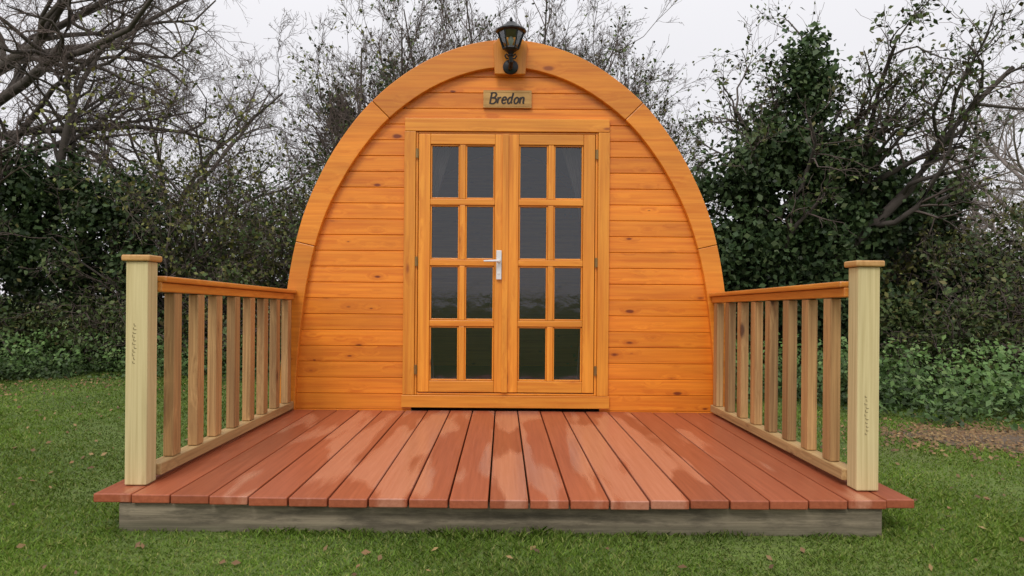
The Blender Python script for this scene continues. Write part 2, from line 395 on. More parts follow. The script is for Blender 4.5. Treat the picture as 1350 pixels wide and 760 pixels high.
def branch_mesh(name,lvls,mat,parent,sides=(7,5,3),loc=None):
    VV=[];FF=[];off=0
    for i,(pts,rad) in enumerate(lvls):
        s=sides[min(i,len(sides)-1)]
        B,n,_=pts.shape
        tan=np.gradient(pts,axis=1); tan/=np.linalg.norm(tan,axis=2)[...,None]+1e-9
        ref=np.where(np.abs(tan[...,2:3])>0.8,np.array([1.,0,0]),np.array([0,0,1.]))
        a=np.cross(tan,ref); a/=np.linalg.norm(a,axis=2)[...,None]+1e-9; b=np.cross(tan,a)
        q=2*np.pi*np.arange(s)/s
        V=pts[:,:,None]+rad[:,:,None,None]*(a[:,:,None]*np.cos(q)[None,None,:,None]+b[:,:,None]*np.sin(q)[None,None,:,None])
        VV.append(V.reshape(-1,3))
        ix=np.arange(B*n*s).reshape(B,n,s)+off
        f=np.stack([ix[:,:-1],np.roll(ix[:,:-1],-1,2),np.roll(ix[:,1:],-1,2),ix[:,1:]],-1).reshape(-1,4)
        FF.append(f); off+=B*n*s
    return npmesh(name,np.concatenate(VV),np.concatenate(FF),mat,parent,smooth=True,loc=loc)
def sample_on(lvls,n,jit,which=(-1,)):
    C=[]
    for w in which:
        pts=lvls[w][0]; B,k,_=pts.shape
        bi=rng.integers(0,B,n//len(which)); t=rng.uniform(0.1,k-1.001,len(bi)); k0=t.astype(int); fr=(t-k0)[:,None]
        C.append(pts[bi,k0]*(1-fr)+pts[bi,k0+1]*fr)
    C=np.concatenate(C); return C+rng.normal(size=C.shape)*jit
def clumps(blobs,nclump,nleaf,spread=0.13,seed=3,shell=0.35):
    r=np.random.default_rng(seed)
    B=np.array(blobs,float); w=(B[:,3]*B[:,4]*B[:,5])**0.75; w/=w.sum()
    bi=r.choice(len(B),nclump,p=w)
    u=r.normal(size=(nclump,3)); u/=np.linalg.norm(u,axis=1)[:,None]
    rr=r.uniform(shell,1.3,nclump)[:,None]
    cc=B[bi,:3]+u*rr*B[bi,3:]
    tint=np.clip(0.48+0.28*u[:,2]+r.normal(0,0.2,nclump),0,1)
    wgt=r.uniform(0.2,1.6,nclump); wgt/=wgt.sum()
    li=r.choice(nclump,nleaf,p=wgt)
    sp=r.uniform(0.4,1.5,nclump)[li][:,None]*spread
    C=cc[li]+r.normal(size=(nleaf,3))*sp
    return C,np.clip(tint[li]+r.normal(0,0.1,nleaf),0,1)

def tree(name,base,label,cat,limbs,levels,**kw):
    leafs=kw.pop('leafs',None); ivy=kw.pop('ivy',None); mat=kw.pop('mat',M_twig); split=kw.pop('split',2); group=kw.pop('group',None)
    e=empty(name,base,label,cat,group)
    lv=grow(limbs,levels,**kw)
    branch_mesh('trunk',lv[:split],M_bark if mat is M_twig else mat,e)
    branch_mesh('crown',lv[split:],mat,e,sides=(4,3,3) if split<2 else (3,3))
    if leafs: 
        nl,jit,size,lm=leafs; leaves('foliage',sample_on(lv,nl,jit,(-1,-2)),size,lm,e)
    if ivy:
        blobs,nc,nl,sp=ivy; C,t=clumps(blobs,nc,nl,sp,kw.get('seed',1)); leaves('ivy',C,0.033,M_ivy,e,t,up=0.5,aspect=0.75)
    return e,lv

# A: big bare tree, spreading limbs at far left
b=(-7.4,5.0,0)
limbs=[(b,(0.05,0,1),3.4,0.20)]
for z,dx,dy,dz,L,R in ((2.3,1,-0.3,0.45,3.4,0.06),(2.7,1,0.2,0.7,4.0,0.08),(3.0,0.9,-0.35,1.1,4.0,0.08),(3.2,0.6,0.4,1.4,4.4,0.09),(3.3,-0.2,0,1.5,4,0.1),(3.0,-1,0.3,0.8,4,0.08),(2.5,1,0.5,0.35,3.2,0.05),(3.2,0.2,-0.8,1.2,3.6,0.07),(3.25,1,0,0.85,4.6,0.08),(2.8,1,-0.1,0.2,3.6,0.06)):
    limbs.append(((b[0]+0.03*z,b[1],z),(dx,dy,dz),L,R))
tree('bare_tree',b,'large leafless tree with wide spreading dark limbs beside the lawn','tree',limbs,[9,7,6,4],trop=(0.0,0.0,-0.02,0.0),wander=0.2,seed=5,ratio=0.58,minr=0.0024,split=2)
b=(-6.2,9.0,0)
limbs=[(b,(0.1,0,1),2.8,0.12)]+[((b[0]+0.05*z,b[1],z),(math.cos(a),math.sin(a),1.1),3.3,0.05) for z,a in ((1.3,0.2),(1.7,2.5),(2.0,4.2),(2.3,5.5),(2.5,1.2),(2.5,3.2))]
tree('bare_tree',b,'leafless tree with fine tangled twigs behind the hedge','tree',limbs,[8,6,5,4],trop=0.03,wander=0.17,seed=15,minr=0.0028,split=2)
# B: ivy-clad tree left
b=(-5.9,4.3,0)
limbs=[(b,(0.1,0,1),2.9,0.13),((-5.75,4.3,1.2),(-0.5,0,1),2.2,0.07),((-5.7,4.3,1.6),(0.7,0.1,1),2.3,0.07),((-5.6,4.3,2.0),(0.2,-0.2,1),2.4,0.06),(( -5.3,4.5,0),(0.35,0,1),2.4,0.08),((-6.5,4.2,0),(-0.1,0,1),2.6,0.07)]
tree('ivy_clad_tree',b,'bushy tree smothered in dark green ivy behind the lawn','tree',limbs,[8,7,5],trop=0.03,seed=8,minr=0.0028,
     ivy=([(-5.5,4.2,2.2,0.5,0.4,0.34),(-4.75,4.2,1.95,0.55,0.4,0.34),(-5.8,4.2,1.5,0.3,0.3,0.55),(-4.5,4.2,1.25,0.4,0.3,0.35),(-5.2,4.2,1.3,0.4,0.3,0.3),(-6.0,4.2,0.8,0.14,0.15,0.8),(-5.3,4.4,0.7,0.15,0.15,0.7),(-6.6,4.2,1.1,0.16,0.2,0.9)],260,22000,0.10))
# C: shrubs with sparse olive leaves
for i,(x,y,h,s,nl,lm) in enumerate(((-3.9,4.3,2.1,21,5200,M_hleaf),(-3.0,4.6,2.3,22,5200,M_yleaf),(-2.2,4.2,2.5,23,5200,M_hleaf),(-3.6,5.6,3.0,25,3000,M_hleaf),(-2.6,5.4,3.4,26,3600,M_yleaf),(-4.6,5.8,3.0,24,2400,M_yleaf))):
    limbs=[((x+rng.normal(0,0.15),y+rng.normal(0,0.1),0),(rng.normal(0,0.35),rng.normal(0,0.2),1),h*rng.uniform(0.6,1.1),0.026) for _ in range(8)]
    tree('shrub',(x,y,0),'tall twiggy shrub with sparse olive green leaves in the hedgerow','shrub',limbs,[9,6,5],trop=0.03,seed=s,minr=0.0025,split=1,leafs=(nl,0.05,0.028,lm),group='shrubs along the hedgerow')
# D: twiggy thorn trees behind the pod
for i,(x,y,h,s,k) in enumerate(((-1.3,6.0,4.6,31,12),(0.1,6.6,4.9,32,10),(-2.2,6.6,4.0,33,10),(-0.6,7.6,5.5,34,11))):
    limbs=[((x+rng.normal(0,0.2),y+rng.normal(0,0.15),0),(rng.normal(0,0.22),rng.normal(0,0.15),1),h*rng.uniform(0.75,1.08),0.036) for _ in range(k)]
    tree('thorn_tree',(x,y,0),'dense leafless thorn tree with many fine upright twigs behind the pod','tree',limbs,[16,10,7],trop=0.06,seed=s,minr=0.0026,split=1,ratio=0.42,ang=(20,50),tstart=0.4,leafs=(1500,0.05,0.028,M_hleaf),
         ivy=([(x+0.1,y,3.0,0.3,0.3,0.8),(x-0.3,y,3.7,0.2,0.3,0.4)],60,3200,0.12) if i%2==0 else None,group='thorn trees behind the pod')
for i,(x,y,h,s,k) in enumerate(((1.3,6.4,4.2,35,11),(2.3,6.2,3.6,36,10),(0.8,7.8,4.9,37,10))):
    limbs=[((x+rng.normal(0,0.2),y+rng.normal(0,0.15),0),(rng.normal(0,0.25),rng.normal(0,0.2),1),h*rng.uniform(0.75,1.05),0.034) for _ in range(k)]
    tree('thorn_tree',(x,y,0),'leafless thorn tree with fine twigs and a few clinging leaves','tree',limbs,[15,10,6],trop=0.05,seed=s,minr=0.0026,split=1,ratio=0.42,ang=(20,55),tstart=0.35,leafs=(2800,0.05,0.028,M_hleaf),
         ivy=([(x,y,2.3,0.4,0.4,0.6)],50,3000,0.12),group='thorn trees behind the pod')
# F: ivy tree right with bare limbs
b=(3.3,3.2,0)
limbs=[(b,(0.05,0,1),3.6,0.13),((3.1,3.2,0.3),(-0.35,0.1,1),2.9,0.08),((3.35,3.2,1.0),(0.5,0,1),2.8,0.075),((3.4,3.2,1.2),(0.75,-0.1,0.9),2.5,0.06),((3.3,3.2,1.8),(-0.5,0,1),1.7,0.05)]
tree('ivy_clad_tree',b,'tall dark ivy-covered tree with twisted bare limbs beside the pod','tree',limbs,[9,7,6],trop=(0.03,0.03,0.02),wander=0.2,seed=41,minr=0.0026,leafs=(4500,0.05,0.028,M_hleaf),
     ivy=([(3.20,3.1,3.35,0.17,0.2,0.40),(3.22,3.1,2.9,0.22,0.2,0.4),(2.95,3.1,2.4,0.34,0.3,0.34),(2.6,3.1,2.15,0.38,0.3,0.28),(3.6,3.1,2.3,0.40,0.3,0.42),(3.2,3.1,1.5,0.75,0.35,0.5),(4.05,3.1,1.85,0.30,0.25,0.40),(2.45,3.1,1.3,0.4,0.3,0.5),(3.3,3.1,0.7,0.8,0.3,0.5)],430,44000,0.095))
for i,(x,y,h,s,nl,lm) in enumerate(((2.0,4.0,2.1,27,4800,M_hleaf),(4.3,3.6,2.0,28,5000,M_yleaf),(5.9,3.4,1.8,29,4600,M_hleaf),(6.6,4.2,2.0,30,4200,M_yleaf))):
    limbs=[((x+rng.normal(0,0.15),y+rng.normal(0,0.1),0),(rng.normal(0,0.35),rng.normal(0,0.2),1),h*rng.uniform(0.6,1.1),0.025) for _ in range(7)]
    tree('shrub',(x,y,0),'tall twiggy shrub with sparse olive green leaves in the hedgerow','shrub',limbs,[9,6,4],trop=0.03,seed=s,minr=0.0025,split=1,leafs=(nl,0.05,0.028,lm),group='shrubs along the hedgerow')
# G
b=(5.0,3.9,0)
limbs=[(b,(0,0,1),1.9,0.09),((5.0,3.9,0.8),(0.4,0,1),1.4,0.05),((5.0,3.9,0.9),(-0.5,0,1),1.3,0.05)]
tree('ivy_clad_tree',b,'short ivy-covered tree in the hedgerow','tree',limbs,[7,6,5],trop=0.04,seed=44,minr=0.0028,
     ivy=([(5.0,3.8,1.8,0.3,0.3,0.4),(4.7,3.8,1.2,0.4,0.3,0.4),(5.4,3.8,1.1,0.4,0.3,0.4)],110,10000,0.10))
# H: far right bare trees
for (x,y,h,s) in ((10.5,10.0,5.6,51),(13.5,13.0,6.5,52),(8.0,9.5,3.4,53)):
    limbs=[((x,y,0),(-0.05,0,1),h*0.55,0.13)]+[((x,y,h*q),(math.cos(a),math.sin(a)*0.7,0.8),h*0.62,0.055) for q,a in ((0.2,3.1),(0.25,0.3),(0.32,2.4),(0.38,4.0),(0.42,5.3),(0.46,1.2),(0.5,3.4))]
    tree('bare_tree',(x,y,0),'pale leafless tree with drooping fine twigs beyond the hedge','tree',limbs,[9,7,5],trop=(0.02,-0.01,-0.02,-0.02),wander=0.2,seed=s,minr=0.0042,mat=M_twigp,split=2,group='bare trees beyond the hedge')

# hedges
def hedge(path,label,seed,hmin,hmax,nl,lm,dens=17):
    r=np.random.default_rng(seed)
    path=np.array(path,float); seg=np.diff(path,axis=0); ln=np.hypot(*seg.T); cum=np.concatenate([[0],np.cumsum(ln)])
    e=empty('hedge',(path[:,0].mean(),path[:,1].mean(),0),label,'hedge')
    roots=[]; n=int(cum[-1]*dens)
    for s in r.uniform(0,cum[-1],n):
        i=min(np.searchsorted(cum,s)-1,len(seg)-1); i=max(i,0)
        p=path[i]+seg[i]*(s-cum[i])/ln[i]+r.normal(0,0.22,2)
        roots.append(((p[0],p[1]+r.uniform(0,0.5),0),(r.normal(0,0.45),r.normal(0,0.35),1),r.uniform(hmin,hmax)*(0.8+0.25*math.sin(s*1.3)),0.013))
    lv=grow(roots,[8,6],nseg=6,wander=0.25,trop=0.0,minr=0.0026,seed=seed,ratio=0.5,ang=(30,75))
    branch_mesh('stem',lv,M_twig,e,sides=(4,3,3))
    C1=sample_on(lv,nl*2//3,0.06,(-1,-2)); t1=rng.uniform(0.1,0.8,len(C1))
    nc=int(cum[-1]*26); ss=r.uniform(0,cum[-1],nc); ii=np.clip(np.searchsorted(cum,ss)-1,0,len(seg)-1)
    cp=path[ii]+seg[ii]*((ss-cum[ii])/ln[ii])[:,None]
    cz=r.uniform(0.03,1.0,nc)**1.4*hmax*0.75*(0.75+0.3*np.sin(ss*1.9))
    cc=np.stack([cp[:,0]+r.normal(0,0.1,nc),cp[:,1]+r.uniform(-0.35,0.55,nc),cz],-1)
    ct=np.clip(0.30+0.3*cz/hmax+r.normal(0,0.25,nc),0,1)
    wg=r.uniform(0.1,1.8,nc); wg/=wg.sum()
    li=r.choice(nc,nl,p=wg); C2=cc[li]+r.normal(size=(nl,3))*0.10; C2[:,2]=np.abs(C2[:,2])
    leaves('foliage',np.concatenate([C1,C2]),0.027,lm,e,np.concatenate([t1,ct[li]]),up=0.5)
    return e
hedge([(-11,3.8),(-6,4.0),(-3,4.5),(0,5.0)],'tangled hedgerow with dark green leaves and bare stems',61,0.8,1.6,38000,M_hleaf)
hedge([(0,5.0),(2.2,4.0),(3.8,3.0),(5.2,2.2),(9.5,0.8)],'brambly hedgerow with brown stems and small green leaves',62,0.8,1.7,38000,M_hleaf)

def cover(path,label,n,wid,seed,hgt=0.22):
    r=np.random.default_rng(seed); path=np.array(path,float); seg=np.diff(path,axis=0); ln=np.hypot(*seg.T); cum=np.concatenate([[0],np.cumsum(ln)])
    nc=int(n/42); ss=r.uniform(0,cum[-1],nc); ii=np.clip(np.searchsorted(cum,ss)-1,0,len(seg)-1)
    cp=path[ii]+seg[ii]*((ss-cum[ii])/ln[ii])[:,None]
    cp=cp+r.normal(size=(nc,2))*wid*(0.6+0.8*np.sin(cp[:,:1]*1.9+0.5)**2)
    hh=r.uniform(0.15,1.5,nc)**1.3*hgt; li=r.integers(0,nc,n)
    C=np.stack([cp[li,0]+r.normal(0,0.10,n),cp[li,1]+r.normal(0,0.10,n),np.abs(r.uniform(0,1,n)*hh[li])+0.015],-1)
    t=np.clip(0.3+0.5*(C[:,2]/hgt-0.4)+r.normal(0,0.18,n)+0.25*np.sin(ss[li]*2.7),0,1)
    o=leaves('ground_cover',C,0.023,M_nettle,None,t,up=1.2,loc=(path[:,0].mean(),path[:,1].mean(),0)); o['kind']='stuff'; o['label']=label
cover([(-9,3.2),(-5,3.4),(-2,4.0)],'low green nettles and ivy at the foot of the hedge',19000,0.42,71,0.3)
cover([(1.8,3.0),(3.0,1.9),(4.2,1.1),(7,0.2)],'low green weeds and ivy at the foot of the hedge',28000,0.45,72,0.34)

# fallen leaves
fx=np.concatenate([rng.normal(SOIL[0],0.42,2600),rng.normal(-4.6,1.2,400),rng.uniform(1.6,4.5,260),rng.uniform(-4.5,-1.7,200),rng.uniform(-1.7,1.7,40)])
fy=np.concatenate([rng.normal(SOIL[1],0.30,2600),rng.normal(2.5,0.5,400),rng.uniform(-2.4,1.0,260),rng.uniform(-2.0,2.4,200),rng.uniform(-2.75,-2.3,40)])
C=np.stack([fx,fy,gz(fx,fy)+0.014],-1)
o=leaves('fallen_leaves',C,0.014,M_fall,None,None,up=2.5,loc=(0,0,0)); o['kind']='stuff'; o['label']='brown fallen leaves scattered over the lawn edge'
a=np.linspace(0,2*np.pi,40,endpoint=False); rr=1+0.18*np.sin(3*a)+0.12*np.sin(7*a+1)
def sp_(q,t): 
    x=SOIL[0]+SOIL[2]*q*math.cos(t); y=SOIL[1]+SOIL[3]*q*math.sin(t); return x,y,float(gz(np.array(x),np.array(y)))
mb=MB(); vs=[(SOIL[0],SOIL[1],sp_(0,0)[2]+0.02)]+[(lambda s:(s[0],s[1],s[2]+0.005))(sp_(q,t)) for t,q in zip(a,rr)]
mb.poly(vs,[(0,1+i,1+(i+1)%40) for i in range(40)])
M_soil=simple('damp_soil',(0.11,0.075,0.048),0.9,0,0.5,25,0.8)
o=finish('soil_patch',mb,[M_soil]); o['kind']='structure'

# distant woodland
r=np.random.default_rng(99)
nc=900; cx=r.uniform(-75,75,nc); cy=55+r.uniform(0,8,nc); hz_=(3.2+1.5*np.sin(cx*0.13)+0.9*np.sin(cx*0.41))*r.uniform(0.05,1,nc)
li=r.integers(0,nc,30000)
C=np.stack([cx[li]+r.normal(0,0.7,30000),cy[li]+r.normal(0,0.6,30000),np.abs(hz_[li]+r.normal(0,0.35,30000))],-1)
M_far=leaf_mat('distant_foliage',[(0.16,0.17,0.14),(0.20,0.20,0.17),(0.14,0.15,0.12)],0.8,0.1)
o=leaves('distant_woodland',C,0.22,M_far,None,None,loc=(0,58,0)); o['kind']='stuff'; o['label']='far-off hazy woodland edge across the field'

# ------------------------------------------------------------------ POD
pod=empty('camping_pod',(X0,0,0),'orange stained timber arched camping pod with glazed double doors','cabin')
prof=[(0,2.42),(0.16,2.408),(0.32,2.368),(0.48,2.305),(0.64,2.213),(0.80,2.09),(0.95,1.938),(1.09,1.748),(1.20,1.555),(1.295,1.34),(1.365,1.10),(1.415,0.82),(1.445,0.5),(1.46,0.2),(1.465,-0.1)]
def catmull(P,n=8):
    P=np.array(P); Q=np.vstack([[-P[1,0],P[1,1]],P,2*P[-1]-P[-2]]); out=[]
    for i in range(1,len(Q)-2):
        for t in np.linspace(0,1,n,endpoint=False):
            p0,p1,p2,p3=Q[i-1],Q[i],Q[i+1],Q[i+2]
            out.append(0.5*((2*p1)+(-p0+p2)*t+(2*p0-5*p1+4*p2-p3)*t*t+(-p0+3*p1-3*p2+p3)*t**3))
    out.append(P[-1]); return np.array(out)
cur=catmull(prof,6)
def outer_w(z): return float(np.interp(z,cur[::-1,1],cur[::-1,0]))
OPx,OPz=0.62,1.87
mb=MB(); pitch=0.1045; z=-0.10
while z<2.38:
    z1=min(z+pitch,2.40)
    if z1-z<0.05: break
    rows=[z+0.0003,z+0.0018,z+0.004]+list(np.linspace(z+0.03,z1-0.02,4))+[z1-0.004,z1-0.0003]
    ys=[0.006,0.0015,0.0,0,0,0,0,0.0004,0.0055]
    spans=['L','R'] if z<OPz-0.03 else ['F']
    for sp in spans:
        vs=[];fs=[]; jy=random.uniform(-0.0010,0.0005)
        for zz,yy in zip(rows,ys):
            w=max(outer_w(zz)-0.035,0.02)
            a,b=(-w,w) if sp=='F' else ((-w,-OPx) if sp=='L' else (OPx,w))
            for t in np.linspace(0,1,5): vs.append((X0+a+(b-a)*t,yy+jy,DZ+zz))
        for j in range(len(rows)-1):
            for k in range(4): fs.append((j*5+k,j*5+k+1,(j+1)*5+k+1,(j+1)*5+k))
        mb.poly(vs,fs)
    z+=pitch
finish('wall',mb,[M_clad],pod)
mb=MB(); zs=np.linspace(-0.12,2.38,60)
for j in range(59):
    za,zb=zs[j],zs[j+1]; wa,wb=max(outer_w(za)-0.03,0.01),max(outer_w(zb)-0.03,0.01)
    if zb<OPz:
        for sg in (-1,1):
            mb.poly([(X0+sg*wa,0.0085,DZ+za),(X0+sg*OPx,0.0085,DZ+za),(X0+sg*OPx,0.0085,DZ+zb),(X0+sg*wb,0.0085,DZ+zb)],[(0,1,2,3)])
    else:
        mb.poly([(X0-wa,0.0085,DZ+za),(X0+wa,0.0085,DZ+za),(X0+wb,0.0085,DZ+zb),(X0-wb,0.0085,DZ+zb)],[(0,1,2,3)])
finish('wall_lining',mb,[M_int],pod)
def full_profile(off=0.0):
    h=cur.copy()
    t=np.gradient(h,axis=0); t/=np.linalg.norm(t,axis=1)[:,None]; nrm=np.stack([-t[:,1],t[:,0]],-1)
    h=h+nrm*off
    L=h[::-1]*np.array([-1,1]); return np.vstack([L,h[1:]])
mb=MB(); po=full_profile(0.012); pi=full_profile(-0.03); n=len(po); YB=3.7
vs=[(X0+p[0],-0.02,DZ+p[1]) for p in po]+[(X0+p[0],YB,DZ+p[1]) for p in po]+[(X0+p[0],-0.02,DZ+p[1]) for p in pi]+[(X0+p[0],YB,DZ+p[1]) for p in pi]
fs=[]
for i in range(n-1):
    fs+= [(i,n+i,n+i+1,i+1),(2*n+i,2*n+i+1,3*n+i+1,3*n+i),(i,i+1,2*n+i+1,2*n+i),(n+i,3*n+i,3*n+i+1,n+i+1)]
mb.poly(vs,fs); finish('roof',mb,[M_roof],pod)
mb=MB(); mb.poly([(X0+p[0],YB-0.05,DZ+p[1]) for p in pi]+[(X0+p[0],YB-0.08,DZ+p[1]) for p in pi],[tuple(range(n)),tuple(range(2*n-1,n-1,-1))])
finish('rear_wall',mb,[M_clad],pod)
mb=MB(); mb.box(X0-1.42,X0+1.42,0.03,YB-0.1,DZ-0.06,DZ-0.02); finish('floor',mb,[M_int],pod)
def arch():
    L=full_profile(0.0)
    t=np.gradient(L,axis=0); t/=np.linalg.norm(t,axis=1)[:,None]; nrm=np.stack([-t[:,1],t[:,0]],-1)
    wd=np.interp(L[:,1],[-0.1,0.4,1.1,2.0,2.42],[0.085,0.095,0.115,0.145,0.168])
    I=L-nrm*wd[:,None]; O=L+nrm*0.012
    s=np.concatenate([[0],np.cumsum(np.linalg.norm(np.diff(L,axis=0),axis=1))])
    def s_at(z,side):
        k=[i for i in range(len(L)) if (L[i,0]<0)==(side<0)]
        return s[min(k,key=lambda i:abs(L[i,1]-z))]
    cuts=[0,s_at(1.10,-1),s_at(2.03,-1),s[len(s)//2],s_at(2.03,1),s_at(1.10,1),s[-1]]
    mb=MB()
    for a,b in zip(cuts[:-1],cuts[1:]):
        ss=np.linspace(a+0.0018,b-0.0018,14); vs=[]
        for q in ss:
            o=[np.interp(q,s,O[:,j]) for j in (0,1)]; i_=[np.interp(q,s,I[:,j]) for j in (0,1)]
            vs+=[(X0+o[0],-0.045,DZ+o[1]),(X0+i_[0],-0.045,DZ+i_[1]),(X0+i_[0],-0.0015,DZ+i_[1]),(X0+o[0],-0.0015,DZ+o[1])]
        fs=[]
        for k in range(13):
            for m in range(4): fs.append((k*4+m,k*4+(m+1)%4,(k+1)*4+(m+1)%4,(k+1)*4+m))
        fs+=[(3,2,1,0),(52,53,54,55)]
        mb.poly(vs,fs)
    return mb
M_arch=wood('stained_arch_board',(0.85,0.295,0.026),(0.68,0.190,0.012),(0.30,0.07,0.008),'x',0.36,True,0.26,0.15,kscale=(3.5,8),krad=0.18)
finish('arch_board',arch(),[M_arch],pod,bevel=0.004)
mb=MB(); w1,w2=0.112,0.100
vs=[]
for y in (-0.072,-0.0455):
    vs+=[(X0+0.015-w2,y,DZ+2.20),(X0+0.015+w2,y,DZ+2.20),(X0+0.015+w1,y,DZ+2.40),(X0+0.015+w1*0.6,y,DZ+2.44),(X0+0.015-w1*0.6,y,DZ+2.44),(X0+0.015-w1,y,DZ+2.40)]
fs=[(0,1,2,3,4,5),(11,10,9,8,7,6)]+[(i,6+i,6+(i+1)%6,(i+1)%6) for i in range(6)]
mb.poly(vs,fs); finish('mounting_board',mb,[M_tv],pod,bevel=0.004)
mb=MB()
mb.box(X0-0.675,X0-0.600,-0.022,0.02,DZ+0.105,DZ+1.835,1)
mb.box(X0+0.600,X0+0.675,-0.022,0.02,DZ+0.105,DZ+1.835,1)
mb.box(X0-0.672,X0+0.672,-0.023,0.02,DZ+1.837,DZ+1.922,0)
mb.box(X0-0.683,X0+0.683,-0.027,0.02,DZ+0.022,DZ+0.103,0)
mb.box(X0-0.5985,X0-0.583,-0.010,0.06,DZ+0.105,DZ+1.835,1)
mb.box(X0+0.583,X0+0.5985,-0.010,0.06,DZ+0.105,DZ+1.835,1)
mb.box(X0-0.582,X0+0.582,-0.010,0.06,DZ+1.822,DZ+1.835,0)
mb.box(X0-0.582,X0+0.582,-0.012,0.06,DZ+0.105,DZ+0.118,0)
finish('door_frame',mb,[M_th,M_tv],pod,bevel=0.003)
def door(sg):
    mb=MB(); z0,z1=0.124,1.818
    def bx(a,b,za,zb,m,y0=-0.022,y1=0.03):
        xa,xb=(X0+sg*a,X0+sg*b) if sg>0 else (X0+sg*b,X0+sg*a)
        mb.box(xa,xb,y0,y1,DZ+za,DZ+zb,m)
    bx(0.004,0.0775,z0,z1,1); bx(0.503,0.578,z0,z1,1)
    rows=[(0.199,0.556),(0.597,0.954),(0.995,1.352),(1.393,1.750)]
    edges=[(z0,0.198),(0.557,0.596),(0.955,0.994),(1.353,1.392),(1.751,z1)]
    for k,(a,b) in enumerate(edges):
        bx(0.0785,0.502,a,b,0,-0.020 if 0<k<4 else -0.0215)
    for a,b in rows: bx(0.272,0.3085,a,b,1,-0.018,0.026)
    cols=((0.079,0.2715),(0.309,0.5015))
    for (a,b) in rows:
        for (c,d) in cols:
            t=0.010
            bx(c,c+t,a,b,1,-0.010,0.0); bx(d-t,d,a,b,1,-0.010,0.0)
            bx(c+t+0.0005,d-t-0.0005,a,a+t,0,-0.010,0.0); bx(c+t+0.0005,d-t-0.0005,b-t,b,0,-0.010,0.0)
    if sg<0: mb.box(X0-0.028,X0+0.012,-0.034,-0.0225,DZ+z0,DZ+z1,1)
    o=finish('door',mb,[M_th,M_tv],pod,bevel=0.003)
    o['label']='glazed timber door leaf with eight panes'
    g=MB()
    for (a,b) in rows:
        for (c,d) in cols:
            xa,xb=sorted((X0+sg*(c+0.002),X0+sg*(d-0.002)))
            g.poly([(xa,0.004,DZ+a),(xb,0.004,DZ+a),(xb,0.004,DZ+b),(xa,0.004,DZ+b)],[(0,1,2,3)])
    finish('glazing',g,[M_glass],o)
    for hz in (0.27,0.98,1.69):
        h=MB(); x=X0+sg*0.590
        h.lathe((x,-0.026,DZ+hz-0.032),[(0.0045,0),(0.005,0.001),(0.005,0.063),(0.0045,0.064)],10)
        h.box(x-0.009,x+0.009,-0.0242,-0.0225,DZ+hz-0.029,DZ+hz+0.029)
        finish('hinge',h,[M_hinge],o)
    return o
dl=door(-1); dr=door(1)
h=MB(); hx=X0-0.048
h.box(hx-0.017,hx+0.017,-0.0440,-0.0345,DZ+0.865,DZ+1.055)
h.lathe((hx,-0.0435,DZ+0.985),[(0.012,0.0),(0.012,-0.020),(0.009,-0.030)],16,axis='y')
h.tube([(hx,-0.077,DZ+0.985),(hx-0.03,-0.081,DZ+0.985),(hx-0.07,-0.080,DZ+0.984),(hx-0.098,-0.073,DZ+0.984)],[0.009,0.008,0.007,0.0065],10)
h.lathe((hx,-0.0435,DZ+0.905),[(0.0085,0.0),(0.0085,-0.003)],14,axis='y')
finish('handle',h,[M_steel],dl,bevel=0.0015)
def curtain(sg):
    vs=[];fs=[]; nx,nz=30,24
    for j in range(nz+1):
        t=j/nz; zz=1.80-t*1.62
        wdt=0.24-0.18*math.sin(min(t/0.55,1)*math.pi/2)**1.0 if t<0.55 else 0.06+0.06*((t-0.55)/0.45)
        for i in range(nx+1):
            u=i/nx
            vs.append((X0+sg*(0.60-wdt*u),0.16+0.018*math.sin(u*38)*(1-0.2*t),DZ+zz))
    for j in range(nz):
        for i in range(nx): fs.append((j*(nx+1)+i,j*(nx+1)+i+1,(j+1)*(nx+1)+i+1,(j+1)*(nx+1)+i))
    mb=MB(); mb.poly(vs,fs,0)
    zc=1.80-0.55*1.62
    mb.tube([(X0+sg*0.60,0.13,DZ+zc+0.03),(X0+sg*0.55,0.115,DZ+zc),(X0+sg*0.51,0.14,DZ+zc+0.01)],0.014,8,1)
    finish('curtain',mb,[M_curt,M_curtr],pod,smooth=True)
curtain(-1); curtain(1)
# name sign
mb=MB(); sx,sz=X0+0.0,DZ+2.050
mb.box(sx-0.158,sx+0.158,-0.024,-0.002,sz-0.057,sz+0.057)
for a,b,c,d in ((-0.150,0.150,0.044,0.048),(-0.150,0.150,-0.048,-0.044),(-0.150,-0.146,-0.0435,0.0435),(0.146,0.150,-0.0435,0.0435)):
    mb.box(sx+a,sx+b,-0.0260,-0.0245,sz+c,sz+d)
sign=finish('name_sign',mb,[M_sign],pod,bevel=0.002)
sign['label']='small wooden name plaque reading Bredon'
strokes={'B':([[(0.02,1),(0.0,0.5),(0.0,0)],[(-.1,.93),(.2,1.03),(.46,.9),(.38,.62),(.08,.52)],[(.08,.52),(.44,.48),(.54,.22),(.3,-.02),(-.08,.03)]],.70),
'r':([[(0,.6),(0,.3),(0,0)],[(0,.33),(.1,.53),(.28,.58)]],.42),
'e':([[(0.02,.30),(.33,.38),(.28,.58),(.13,.60),(0,.42),(0,.15),(.15,0),(.37,.1)]],.52),
'd':([[(.36,.5),(.2,.6),(.02,.4),(.02,.12),(.15,0),(.34,.18)],[(.42,1),(.37,.5),(.35,.15),(.46,0.02)]],.62),
'o':([[(.2,.6),(.02,.4),(.04,.1),(.2,0),(.38,.2),(.36,.48),(.2,.6)]],.55),
'n':([[(0,.6),(0,.3),(0,0)],[(0,.38),(.15,.58),(.3,.55),(.33,.35),(.33,.08),(.43,0.02)]],.45)}
U=0.069; mb=MB(); cxp=-sum(strokes[c][1] for c in 'Bredon')/2*U
